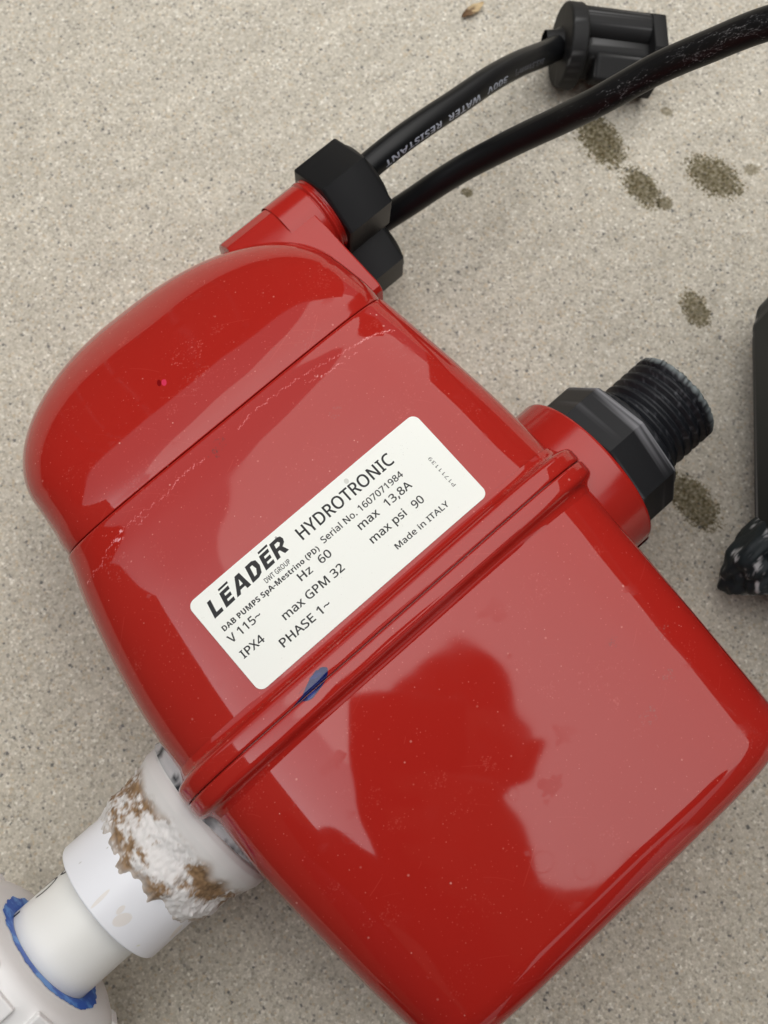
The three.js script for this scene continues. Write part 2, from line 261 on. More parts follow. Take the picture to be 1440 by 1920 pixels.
{
  const M = 220;
  // front shell with the belt's fillet below and a rolled seam edge above
  let r = [ringAt(3, 0.2, nAt(3))];
  for (let v = 4; v < 78; v += 1.6) r.push(ringAt(v, 0, nAt(v)));
  r.push(ringAt(78.2, 0, NU)); for (const [v, d] of [[78.7, 0.05], [79.05, 0.25], [79.25, 0.6], [79.3, 1.6]]) r.push(ringAt(v, d, NU));
  part('front_shell', loft(r, M), red, pump);
  // cover: rolls up from the seam, then closes as a rounded end
  r = []; const cov = (v) => 1.3 * (1 - Math.exp(-Math.max(0, v - 79.7) / 3.2)) - 0.8;
  for (const [v, d] of [[79.62, 1.6], [79.66, 0.95], [79.95, 0.7]]) r.push(ringAt(v, d, NU));
  for (let v = 80.8; v < 100; v += 1.2) r.push(ringAt(v, -cov(v), NU));
  const topOf = tab([[79, 100], [84.5, 99.4], [93.2, 97.6], [102, 95.2], [110.7, 91.8], [118.3, 88], [126, 83.2], [132.5, 78], [138, 72.5], [141.8, 67.5], [144.6, 62.5], [146.3, 57.5], [147, 53]]);
  for (const R of r) if (R.v > 80.5) R.t = topOf(R.v)[0] + cov(R.v);
  const v0 = 100, v1 = 146.6, e0 = ringAt(v0, -cov(v0), NU), cx = 4, cy = 52;
  for (let i = 0; i <= 46; i++) {
    const q = Math.sin(i / 46 * Math.PI / 2 * 0.985), s = Math.sqrt(1 - q * q), sy = Math.pow(1 - Math.pow(q, 2.2), 1 / 2.2);
    r.push({ v: v0 + (v1 - v0) * q, l: cx + (e0.l - cx) * s, r: cx + (e0.r - cx) * s, t: i === 46 ? 54 : topOf(v0 + (v1 - v0) * q)[0] + 0.3, b: cy + (e0.b - cy) * sy, n: lerp(NU, 3, q * q), sh: e0.sh * (1 - 0.5 * q) });
  }
  part('cover', loft(r, M, true), red, pump);
  // lower tank
  r = []; for (const [v, d] of [[-3, 0.2]]) r.push(ringAt(v, d, NL, 0));
  for (let v = -4; v > -88; v -= 1.8) r.push(ringAt(v, 0, nAt(v), 0));
  const er = 11, vb = -90; for (let i = 0; i <= 16; i++) { const a = i / 16 * Math.PI / 2; r.push(ringAt(vb, er * (1 - Math.cos(a)), NL, 0, vb - er * Math.sin(a))); }
  r.push(ringAt(vb, 24, NL, 0, vb - er - 0.3)); r.push(ringAt(vb, 36, 3, 0, vb - er - 0.35));
  part('tank_shell', loft(r.reverse(), M, false, true), red, pump);
  // belt: two half flanges either side of the parting line
  const half = (s) => { const o = []; for (const [v, d] of [[0.12, 0.2], [0.14, -2.95], [0.3, -3.3], [1.0, -3.5], [3.6, -3.5], [4.6, -3.3], [5.2, -2.85], [5.7, -2.2], [6.05, -1.4], [6.5, -0.75], [7.2, -0.3], [8.2, 0.02], [9.2, 0.3]]) o.push(ringAt(0.5 + s * v, d, NL, 0)); return s > 0 ? o : o.reverse(); };
  part('belt_flange', loft(half(1), M), red, pump); part('belt_flange', loft(half(-1), M), red, pump);
  part('belt_gasket', loft([ringAt(0.15, -1.9, NL, 0), ringAt(0.85, -1.9, NL, 0)], M), redPlain, pump);
}
const topY = (u, v) => { const [l, r, t, b] = body(v), n = nAt(v), x = clamp((u - (l + r) / 2) / ((r - l) / 2), -0.98, 0.98); return (t + b) / 2 + (t - b) / 2 * Math.pow(1 - Math.abs(x) ** n, 1 / n) + wav(u, v); };

/* rating label */
function labelTexture() {
  const S = 22, [c, g] = canvas(86.2 * S, 32.6 * S); g.fillStyle = 'rgb(236,238,232)'; g.fillRect(0, 0, c.width, c.height);
  const Y = (t) => (32.6 - t) * S, ink = 'rgb(8,8,11)';
  const put = (s, x0, x1, y, cap, font, skew = 0) => {      // text between x0 and x1 (mm), cap height in mm
    g.save(); g.fillStyle = ink; g.font = `${font.split('|')[0]} 100px ${font.split('|')[1] ?? 'sans-serif'}`; const w = g.measureText(s).width;
    g.translate(x0 * S, Y(y)); g.transform((x1 - x0) * S / w, 0, skew, cap * S / 71.5, 0, 0); g.strokeStyle = ink; g.lineWidth = font.startsWith('bold') ? 1 : 2.6; g.lineJoin = 'round'; g.strokeText(s, 0, 0); g.fillText(s, 0, 0); g.restore();
  };
  // the wordmark: heavy slanted capitals, each E with a detached top bar
  g.save(); g.fillStyle = 'rgb(9,9,12)'; g.translate(3.6 * S, Y(24.3)); g.rotate(-0.045); g.transform(S, 0, 0.27 * S, -S, 0, 0);
  const P = (...q) => { g.beginPath(); q.forEach(([x, y], i) => i ? g.lineTo(x, y) : g.moveTo(x, y)); g.closePath(); g.fill(); };
  const H = 5.0, E = (x) => { P([x, 0], [x + 3.4, 0], [x + 3.4, 1.05], [x + 1.3, 1.05], [x + 1.3, 1.75], [x + 3.2, 1.75], [x + 3.2, 2.75], [x + 1.3, 2.75], [x + 1.3, 3.45], [x + 3.4, 3.45], [x + 3.4, 4.45], [x, 4.45]); P([x + 0.2, 5.0], [x + 3.7, 5.0], [x + 3.7, 5.6], [x + 0.2, 5.6]); };
  P([0, 0], [3.3, 0], [3.3, 1.1], [1.3, 1.1], [1.3, H], [0, H]); E(4.4);
  P([8.6, 0], [10, 0], [10.4, 1.0], [12.2, 1.0], [12.5, 0], [13.9, 0], [12.3, H], [10.6, H]); g.fillStyle = 'rgb(236,238,232)'; P([10.75, 1.9], [11.9, 1.9], [11.4, 3.7]); g.fillStyle = 'rgb(9,9,12)';
  P([14.6, 0], [17, 0], [18.3, 0.6], [18.8, 2.5], [18.3, 4.4], [17, H], [14.6, H]); g.fillStyle = 'rgb(236,238,232)'; P([15.9, 1.05], [16.8, 1.05], [17.4, 2.5], [16.8, 3.95], [15.9, 3.95]); g.fillStyle = 'rgb(9,9,12)';
  E(19.7); P([24.0, 0], [25.3, 0], [25.3, 1.7], [26.0, 1.7], [27.0, 0], [28.5, 0], [27.3, 1.95], [28.3, 2.6], [28.5, 3.6], [28.0, 4.6], [27, H], [24.0, H]); g.fillStyle = 'rgb(236,238,232)'; P([25.3, 2.7], [26.6, 2.7], [27.1, 3.3], [26.6, 3.95], [25.3, 3.95]);
  g.restore();
  g.strokeStyle = ink; g.lineWidth = 3; g.beginPath(); g.arc(31.5 * S, Y(30.7), 5, 0, 7); g.stroke();
  put('HYDROTRONIC', 36.4, 72.1, 25.0, 3.75, 'normal'); put('DWT GROUP', 20.9, 30.2, 22.3, 1.5, 'normal');
  put('DAB PUMPS SpA-Mestrino (PD)', 3.1, 38.8, 19.7, 1.55, 'bold'); put('Serial No. 1607071984', 40.6, 71.3, 20.3, 1.95, 'normal');
  put('V 115~', 2.7, 14.2, 15.8, 2.35, 'normal'); put('Hz', 28.5, 33.4, 16.2, 2.4, 'normal'); put('60', 36.2, 40.6, 16.2, 2.4, 'normal');
  put('max', 51.0, 58.6, 16.2, 2.4, 'normal'); put('13,8A', 61.2, 71.0, 16.2, 2.4, 'normal');
  put('IPX4', 2.5, 10.5, 10.2, 2.4, 'normal'); put('max GPM 32', 18.0, 40.7, 10.7, 2.45, 'normal');
  put('max psi', 51.0, 64.6, 10.9, 2.4, 'normal'); put('90', 67.0, 71.0, 10.6, 2.4, 'normal'); put('PHASE 1~', 12.6, 31.0, 5.2, 2.5, 'normal'); put('Made in ITALY', 55.2, 75.4, 5.0, 1.75, 'normal');
  g.save(); g.fillStyle = ink; g.translate(80.9 * S, Y(8.1)); g.rotate(-Math.PI / 2); g.font = '100px monospace'; const w = g.measureText('P1711139').width; g.scale(11.5 * S / w, 1.05 * S / 71); g.fillText('P1711139', 0, 0); g.restore();
  g.fillStyle = 'rgba(150,150,140,0.35)'; g.beginPath(); g.ellipse(57.6 * S, Y(30.0), 16, 18, 0.3, 0, 7); g.fill();
  for (let i = 0; i < 260; i++) { g.globalAlpha = 0.12 + 0.3 * rnd() * rnd(); g.fillStyle = rnd() < 0.7 ? 'rgb(120,112,98)' : 'rgb(80,70,60)'; g.beginPath(); g.arc(rnd() * c.width, rnd() * c.height, 0.8 + 2 * rnd() * rnd(), 0, 7); g.fill(); }
  for (let i = 0; i < 120; i++) { g.globalAlpha = 0.3 * rnd(); g.fillStyle = 'rgb(110,100,88)'; g.beginPath(); g.arc(c.width * (0.6 + 0.36 * rnd()), Y(26 + 4 * rnd() - rnd() * 3), 0.8 + 1.4 * rnd(), 0, 7); g.fill(); }
  g.globalAlpha = 1; const t = new THREE.CanvasTexture(c); t.colorSpace = THREE.SRGBColorSpace; t.magFilter = THREE.LinearFilter; return t;
}
{
  const W = 86.2, Hh = 32.6, U = -39.1, V = 9.9, R = 2.4, rows = [], C = 64, pos = [], uv = [], idx = [];
  for (let i = 0; i <= 8; i++) rows.push(R * (1 - Math.cos(i / 8 * Math.PI / 2)) * 1); for (let i = 1; i < 12; i++) rows.push(R + (Hh - 2 * R) * i / 12); for (let i = 0; i <= 8; i++) rows.push(Hh - R + R * Math.sin(i / 8 * Math.PI / 2));
  rows.forEach((t) => { const k = t < R ? R - t : t > Hh - R ? t - Hh + R : 0, ins = R - Math.sqrt(Math.max(0, R * R - k * k)); for (let j = 0; j <= C; j++) { const s = ins + (W - 2 * ins) * j / C; pos.push(U + s, topY(U + s, V + t) + 0.28, -(V + t)); uv.push(s / W, t / Hh); } });
  for (let i = 0; i + 1 < rows.length; i++) for (let j = 0; j < C; j++) { const a = i * (C + 1) + j, b = a + 1, c = a + C + 1, d = c + 1; idx.push(a, b, c, b, d, c); }
  const g = new THREE.BufferGeometry(); g.setAttribute('position', new THREE.Float32BufferAttribute(pos, 3)); g.setAttribute('uv', new THREE.Float32BufferAttribute(uv, 2)); g.setIndex(idx); g.computeVertexNormals(); g.scale(MM, MM, MM);
  part('rating_label', g, new THREE.MeshPhysicalMaterial({ map: labelTexture(), roughness: 0.34, specularIntensity: 0.5, side: THREE.DoubleSide }), pump, 'white rating label with black print and rounded corners');
}
/* gland boss on the side of the cover: flat top, rounded outer side */
const alongU = (geo, u) => geo.applyMatrix4(new THREE.Matrix4().makeBasis(new THREE.Vector3(0, 0, -1), new THREE.Vector3(0, 1, 0), new THREE.Vector3(1, 0, 0)).setPosition(u, 0, 0)).scale(MM, MM, MM);
{
  const s = new THREE.Shape(); s.moveTo(89.5, 14); s.lineTo(89.5, 66); s.quadraticCurveTo(89.7, 70.6, 94, 70.9); s.lineTo(131, 71.2); s.bezierCurveTo(137.5, 71, 142.6, 65.5, 142.6, 58); s.lineTo(142, 30); s.bezierCurveTo(142, 22, 138, 14, 130, 13); s.closePath();
  part('gland_boss', toCreasedNormals(alongU(new THREE.ExtrudeGeometry(s, { depth: 29.6, bevelEnabled: true, bevelThickness: 0.5, bevelSize: 0.5, bevelOffset: -0.5, bevelSegments: 3, curveSegments: 24 }), 46.4), 0.7), redPlain, pump);
}
/* cable glands */
function gland(v, y, u, rn, hexR, len, tilt, neckFrom) {
  const G = new THREE.Group(); G.name = 'cable_gland'; pump.add(G);
  part('neck', lathe([[neckFrom, rn], [u - 3.8, rn], [u - 3.5, rn - 0.7], [u - 2.9, rn - 0.7], [u - 2.6, rn + 0.15], [u - 1.8, rn + 0.15], [u - 1.4, rn - 0.6], [u - 0.6, rn - 0.6], [u - 0.3, rn], [u + 2, rn], [u + 2, 2]], 56, y, v), redPlain, G);
  const hex = new THREE.Shape(); for (let k = 0; k < 6; k++) { const a = tilt + Math.PI / 6 + k * Math.PI / 3; hex[k ? 'lineTo' : 'moveTo'](hexR * Math.cos(a), hexR * Math.sin(a)); } hex.closePath();
  const body = new THREE.ExtrudeGeometry(hex, { depth: len - 2, bevelEnabled: true, bevelThickness: 1, bevelSize: 0.9, bevelOffset: -0.9, bevelSegments: 3 }); body.translate(v, y, 1);
  part('nut', toCreasedNormals(alongU(body, u), 0.5), blackPlastic, G);
  part('nut_cap', lathe([[u + len - 1, hexR * 0.84], [u + len + 0.8, hexR * 0.8], [u + len + 1.6, hexR * 0.7], [u + len + 1.8, 4]], 48, y, v), blackPlastic, G);
}
gland(129.5, 58, 82.5, 13.9, 17.7, 19.5, Math.PI / 2 + THREE.MathUtils.degToRad(34), 66);
gland(118.4, 29, 82.6, 12.2, 15.4, 18, Math.PI / 2 + THREE.MathUtils.degToRad(30), 66);
/* outlet: split red collar, black union nut, threaded nipple */
{
  const v = -1.2, y = 49, prof = [[58, 30.4], [89.6, 30.4], [90.5, 30.1], [91, 29.4], [91, 12]];
  const h1 = lathe(prof, 60, y, v + 0.28, Math.PI, Math.PI), h2 = lathe(prof, 60, y, v - 0.28, 0, Math.PI);
  part('outlet_collar', h1, redPlain, pump); part('outlet_collar', h2, redPlain, pump); part('collar_gasket', lathe([[58, 29.2], [90.4, 29.2], [90.4, 12]], 60, y, v), redPlain, pump);
  const worn = new THREE.MeshPhysicalMaterial({ vertexColors: true, roughness: 0.5, specularIntensity: 0.6 });
  const oct = new THREE.Shape(), n8 = 8, r8 = 26.6; for (let k = 0; k < n8; k++) { const a = 0.05 + k * Math.PI * 2 / n8; oct[k ? 'lineTo' : 'moveTo'](r8 * Math.cos(a), r8 * Math.sin(a)); } oct.closePath();
  let g = new THREE.ExtrudeGeometry(oct, { depth: 12.4, bevelEnabled: true, bevelThickness: 2.2, bevelSize: 1.9, bevelOffset: -1.9, bevelSegments: 4, steps: 12 }); g.translate(v, y, 2.2);
  g = toCreasedNormals(alongU(g, 91.2), 0.4);
  part('union_nut', colored(g, (x, yy, z) => { const w = smooth(N(x * 0.5, yy * 0.5, z * 0.5) + N(x * 1.7, yy * 1.7, z * 1.7) * 0.6 + smooth(x, 103, 107) * 0.5, 0.34, 0.95) * 0.3; return [0.009 + w * 0.8, 0.0095 + w * 0.8, 0.011 + w * 0.85]; }), worn, pump);
  const pr = [[105, 22.3], [109.4, 22.1], [110.2, 21.5], [110.7, 20.6], [111, 18.4]]; for (let k = 0; k < 5; k++) { const u = 111.6 + k * 3.7; pr.push([u, 16.5], [u + 0.7, 16.4], [u + 1.4, 17.7], [u + 2.4, 17.75], [u + 3.1, 16.7]); } pr.push([130, 16.5], [130.5, 17.7], [132.4, 17.7], [133.2, 17.0], [133.4, 13.6], [118, 13.2]);
  const nip = lathe(pr, 120, y, v - 0.6, Math.PI / 2), p = nip.attributes.position;
  for (let i = 0; i < p.count; i++) { const x = p.getX(i) / MM; if (x > 111.4 && x < 130.2) { const f = (Math.floor(i / pr.length) / 120 - 0.5) * 3.7 * smooth(x, 111.4, 114) * (1 - smooth(x, 127.5, 130)); p.setX(i, p.getX(i) + f * MM); } }
  for (let i = 0; i < p.count; i++) { const x = p.getX(i) / MM; if (x > 128.6) { const k = 0.35 * N(p.getY(i) * 900, p.getZ(i) * 900, x * 0.9); p.setX(i, p.getX(i) + k * MM * 2); } }
  nip.computeVertexNormals();
  part('threaded_nipple', colored(nip, (x, yy, z) => { const w = smooth(N(x * 0.9, yy * 0.8, z * 0.8) * 0.9 + N(x * 2.9, yy * 2.9, z * 2.9) * 0.5 + (x > 131.6 ? 0.55 : 0) + smooth(x, 118, 132) * 0.12, 0.26, 0.9); return x > 131.5 ? [0.03 + 0.22 * w, 0.036 + 0.25 * w, 0.04 + 0.25 * w] : [0.010 + 0.07 * w, 0.011 + 0.07 * w, 0.014 + 0.075 * w]; }), worn, pump);
}
/* inlet: dark adapter smeared with white sealant */
{
  const g = lathe([[60, 26.6], [74, 26.8], [75, 26.2], [76.2, 25.8], [77.4, 26.2], [78, 24.5], [79, 14]].map(([u, r]) => [u, r]), 140, 55, 0).applyMatrix4(new THREE.Matrix4().makeRotationY(Math.PI)).translate(0, 0, 1.5 * MM);
  part('inlet_adapter', colored(g, (x, y, z) => { const w = smooth(N(x * 0.16, y * 0.11, z * 0.11) + 0.45 * N(x * 0.45, y * 0.35, z * 0.35) + 0.25 * N(x * 1.3, y, z) + 0.26 + 0.3 * N(y * 0.05, z * 0.05, 3), -0.05, 0.4); return [lerp(0.02, 0.62, w), lerp(0.024, 0.62, w), lerp(0.03, 0.63, w)]; }), new THREE.MeshPhysicalMaterial({ vertexColors: true, roughness: 0.55 }), pump);
}

/* ------------------------------------------------------------------ PVC pipe assembly on the inlet; same axes as the pump, u negative */
const pipe = thing('pvc_pipe_assembly', 'white plastic pipe with dirty sealant at its joint, screwed into the red pump controller', 'pipe', PUMP, TURN);
const minusU = (g) => g.applyMatrix4(new THREE.Matrix4().makeRotationY(Math.PI));   // lathe grown along +u turned to grow along -u
{
  const pvc = new THREE.MeshPhysicalMaterial({ color: new THREE.Color().setRGB(0.76, 0.77, 0.80), roughness: 0.32 });
  const bone = new THREE.MeshPhysicalMaterial({ color: new THREE.Color().setRGB(0.68, 0.66, 0.60), roughness: 0.42 });
  const white = new THREE.MeshPhysicalMaterial({ color: new THREE.Color().setRGB(0.84, 0.835, 0.83), roughness: 0.4 });
  const VA = 3, y = 55;                                     // axis sits at v = -3
  const L = (pr, seg) => minusU(lathe(pr, seg, y, VA));
  // coupling with specks and stains
  const [c, g] = canvas(1024, 512); g.fillStyle = 'rgb(234,236,241)'; g.fillRect(0, 0, 1024, 512);
  for (let i = 0; i < 90; i++) { g.globalAlpha = 0.15 + 0.5 * rnd() * rnd(); g.fillStyle = rnd() < 0.5 ? 'rgb(205,200,150)' : 'rgb(90,84,60)'; g.beginPath(); g.ellipse(rnd() * 1024, rnd() * 512, 1 + 3 * rnd() * rnd(), 1 + 5 * rnd() * rnd(), rnd() * 3, 0, 7); g.fill(); }
  for (let i = 0; i < 26; i++) { g.globalAlpha = 0.18; g.fillStyle = 'rgb(190,165,120)'; g.beginPath(); g.ellipse(rnd() * 1024, rnd() * 512, 3 + 8 * rnd(), 4 + 12 * rnd(), rnd() * 3, 0, 7); g.fill(); } g.globalAlpha = 1;
  const ct = new THREE.CanvasTexture(c); ct.colorSpace = THREE.SRGBColorSpace; ct.magFilter = THREE.LinearFilter;
  part('coupling', L([[80, 21.7], [118.4, 21.7], [119, 21.4], [119.2, 20.9], [119.2, 16.2]], 120), new THREE.MeshPhysicalMaterial({ map: ct, roughness: 0.3 }), pipe);
  // pipe with a scrap of black print
  const [pc, pg] = canvas(1024, 512); pg.fillStyle = 'rgb(233,233,229)'; pg.fillRect(0, 0, 1024, 512); for (let i = 0; i < 40; i++) { pg.globalAlpha = 0.3 * rnd(); pg.fillStyle = 'rgb(150,150,140)'; pg.beginPath(); pg.arc(rnd() * 1024, rnd() * 512, 1 + 2 * rnd(), 0, 7); pg.fill(); } pg.globalAlpha = 1;
  const pt = new THREE.CanvasTexture(pc); pt.colorSpace = THREE.SRGBColorSpace; pt.magFilter = THREE.LinearFilter;
  const pm = part('pipe', L([[112, 16.6], [196, 16.6]], 96), new THREE.MeshPhysicalMaterial({ map: pt, roughness: 0.36 }), pipe);
  { const [k, q] = canvas(512, 128); q.clearRect(0, 0, 512, 128); q.strokeStyle = 'rgb(40,38,44)'; q.lineWidth = 14; q.beginPath(); q.ellipse(90, 66, 70, 42, 0, 2.6, 7.4); q.stroke(); q.beginPath(); q.ellipse(255, 66, 66, 40, 0, 1.2, 5.6); q.stroke(); q.fillStyle = 'rgb(40,38,44)'; q.fillRect(400, 30, 60, 26); const kt = new THREE.CanvasTexture(k); kt.colorSpace = THREE.SRGBColorSpace; kt.magFilter = THREE.LinearFilter;
    const cyl = new THREE.CylinderGeometry(16.66, 16.66, 34, 24, 1, true, 0, 0.42); const t = cyl.attributes.uv; for (let i = 0; i < t.count; i++) t.setXY(i, 1 - t.getY(i), t.getX(i)); cyl.rotateY(PRINT_TURN); cyl.rotateZ(-Math.PI / 2).translate(-130, y, VA).scale(MM, MM, MM);
    part('pipe_print', cyl, new THREE.MeshStandardMaterial({ map: kt, transparent: true, roughness: 0.5, side: THREE.DoubleSide }), pm); }
  // union nut: bell end face, moulded rectangular ribs round it
  const nut = part('union_nut', L([[142, 16.7], [141.6, 18], [141.6, 24], [142, 27.5], [143.2, 29.6], [145.2, 30.9], [147.5, 31.3], [176, 31.3], [178, 30], [178, 17]], 120), white, pipe);
  for (let k = 0; k < 16; k++) part('rib', new RoundedBoxGeometry(k % 2 ? 37 : 33, 2.8, 7.4, 3, 0.7).translate(k % 2 ? 0 : -2, 31.7, 0).rotateX(k / 16 * Math.PI * 2 + 0.1).translate(-162, y, VA).scale(MM, MM, MM), white, nut);
  // blue primer smeared round the pipe on the nut's face
  const ring = new THREE.BufferGeometry(), rp = [], ri = [], RN = 220, RQ = 12, path = [[141.85, 16.7], [141.46, 18], [141.46, 24], [141.86, 27.5]];
  const along = (d) => { for (let i = 0; i + 1 < path.length; i++) { const [a, b] = [path[i], path[i + 1]], l = Math.hypot(b[0] - a[0], b[1] - a[1]); if (d <= l) return [lerp(a[0], b[0], d / l), lerp(a[1], b[1], d / l)]; d -= l; } return path.at(-1); };
  for (let k = 0; k <= RN; k++) { const a = k / RN * Math.PI * 2, c = Math.cos(a), q0 = Math.sin(a), w = 4.2 + 0.9 * N(c * 1.2 + 4, q0 * 1.2, 2) + 0.9 * N(c * 5, q0 * 5, 7) + 0.6 * N(c * 17, q0 * 17, 1); for (let q = 0; q < RQ; q++) { const [u, r] = along(w * q / (RQ - 1)); rp.push(-u, y + r * c, VA + r * q0); } }
  for (let k = 0; k < RN; k++) for (let q = 0; q < RQ - 1; q++) { const a = k * RQ + q, b = a + 1, d = a + RQ, e = d + 1; ri.push(a, d, b, b, d, e); }
  ring.setAttribute('position', new THREE.Float32BufferAttribute(rp, 3)); ring.setIndex(ri); ring.computeVertexNormals(); ring.scale(MM, MM, MM);
  part('primer_smear', colored(ring, (x, yy, z) => { const w = smooth(N(x, yy * 0.25, z * 0.25) + 0.4 * N(x, yy * 1.1, z * 1.1), -0.1, 0.45); return [lerp(0.010, 0.11, w), lerp(0.10, 0.30, w), lerp(0.50, 0.72, w)]; }), new THREE.MeshPhysicalMaterial({ vertexColors: true, roughness: 0.35, side: THREE.DoubleSide }), pipe, 'ring of blue primer round the pipe');
  // lumpy white sealant collar with brown crumbs
  const sp = []; const lw = [[75.8, 19], [76, 23.5], [76.8, 25.6], [78.5, 26.6], [81.5, 26.6], [84, 25.8], [86.5, 24.6], [89, 23.9], [92, 23.7], [96, 23.5], [99, 23.0], [102, 22.4], [105, 22.1], [108, 21.9], [110, 21.5]];
  for (let i = 0; i + 1 < lw.length; i++) for (let k = 0; k < 5; k++) { const t = k / 5; sp.push([lerp(lw[i][0], lw[i + 1][0], t), lerp(lw[i][1], lw[i + 1][1], t)]); } sp.push(lw.at(-1));
  const seal = L(sp, 420), q = seal.attributes.position, dirt = new Float32Array(q.count);
  for (let i = 0; i < q.count; i++) {
    const x = q.getX(i) / MM, yy = q.getY(i) / MM - y, z = q.getZ(i) / MM - VA, r = Math.hypot(yy, z), u = -x, ca = yy / r, sa = z / r, A = Math.atan2(z, yy);
    const edge = smooth(u + 2.2 * N(ca * 4, sa * 4, 8), 83, 88), out = 1 - smooth(u + 5 * N(ca * 3 + 9, sa * 3, 5) + 2.5 * N(ca * 9, sa * 9, 6), 99, 107);
    const lump = fbm(x * 0.15, yy * 0.11, z * 0.11, 3), fine = Math.abs(fbm(x * 0.45, yy * 0.3, z * 0.3, 3)) * 1.6 - 0.25;
    let d = (0.35 * N(x * 0.12 + 3, yy * 0.12, z * 0.12) + 0.3) * (1 - edge) + edge * out * (0.5 + 1.8 * lump + 1.2 * fine); d -= edge * (1 - out) * 1.3;
    const rr = Math.max(r + d, 20.5); q.setXYZ(i, x * MM, (y + rr * ca) * MM, (VA + rr * sa) * MM);
    dirt[i] = edge * out * smooth(1.25 * N(x * 0.085 + 2, yy * 0.06, z * 0.06 + 4) + 0.75 * N(x * 0.3, yy * 0.2, z * 0.2) + 0.5 * N(x * 0.9, yy * 0.7, z * 0.7) + 0.25 * N(x * 2.2, yy * 2, z * 2) - 0.25 * d, -0.38, 0.16);
  }
  seal.computeVertexNormals();
  const cc = new Float32Array(q.count * 3); for (let i = 0; i < q.count; i++) { const m = dirt[i], k = 0.5 + 0.5 * N(q.getX(i) * 800, q.getY(i) * 800, q.getZ(i) * 800), b = [lerp(0.42, 0.10, k), lerp(0.27, 0.052, k), lerp(0.14, 0.024, k)]; cc.set([lerp(0.74, b[0], m), lerp(0.725, b[1], m), lerp(0.71, b[2], m)], i * 3); }
  seal.setAttribute('color', new THREE.BufferAttribute(cc, 3));
  part('sealant_collar', seal, new THREE.MeshPhysicalMaterial({ vertexColors: true, roughness: 0.62 }), pipe, 'lumpy white sealant crusted with brown dirt');
}

/* ------------------------------------------------------------------ cables */
function cableGeo(pts, r, n, radial) {                      // round cable; uv.x in metres along, uv.y 0..1 round from the upper side
  const curve = new THREE.CatmullRomCurve3(pts.map((p) => new THREE.Vector3(p[0] * MM, p[1] * MM, p[2] * MM)), false, 'centripetal'), pos = [], uv = [], nor = [], idx = [], len = curve.getLength(), UP = new THREE.Vector3(0, 1, 0);
  for (let i = 0; i <= n; i++) {
    const t = i / n, p = curve.getPointAt(t), T = curve.getTangentAt(t), S = new THREE.Vector3().crossVectors(T, UP).normalize(), Nn = new THREE.Vector3().crossVectors(S, T);
    for (let k = 0; k <= radial; k++) { const a = k / radial * Math.PI * 2, d = Nn.clone().multiplyScalar(Math.cos(a)).addScaledVector(S, Math.sin(a)); pos.push(p.x + d.x * r * MM, p.y + d.y * r * MM, p.z + d.z * r * MM); nor.push(d.x, d.y, d.z); uv.push(t * len, k / radial); }
  }
  const q = radial + 1; for (let i = 0; i < n; i++) for (let k = 0; k < radial; k++) { const a = i * q + k; idx.push(a, a + 1, a + q, a + 1, a + q + 1, a + q); }
  const g = new THREE.BufferGeometry(); g.setAttribute('position', new THREE.Float32BufferAttribute(pos, 3)); g.setAttribute('normal', new THREE.Float32BufferAttribute(nor, 3)); g.setAttribute('uv', new THREE.Float32BufferAttribute(uv, 2)); g.setIndex(idx); g.computeVertexNormals(); return [g, len];
}
const rubber = (draw, len) => {                             // black rubber sheath, print and scuffs drawn per cable
  const [c, g] = canvas(2048, 512); g.fillStyle = 'rgb(14,15,17)'; g.fillRect(0, 0, 2048, 512);
  for (let i = 0; i < 500; i++) { g.globalAlpha = 0.2 * rnd(); g.fillStyle = rnd() < 0.5 ? 'rgb(9,9,10)' : 'rgb(34,34,37)'; g.beginPath(); g.ellipse(rnd() * 2048, rnd() * 512, 2 + 10 * rnd(), 1 + 3 * rnd(), 0, 0, 7); g.fill(); } g.globalAlpha = 1;
  draw(g); const t = new THREE.CanvasTexture(c); t.colorSpace = THREE.SRGBColorSpace; t.magFilter = THREE.LinearFilter; t.wrapS = t.wrapT = THREE.RepeatWrapping; t.repeat.set(1 / len, 1);
  return new THREE.MeshPhysicalMaterial({ map: t, roughness: 0.40, specularIntensity: 0.6 });
};
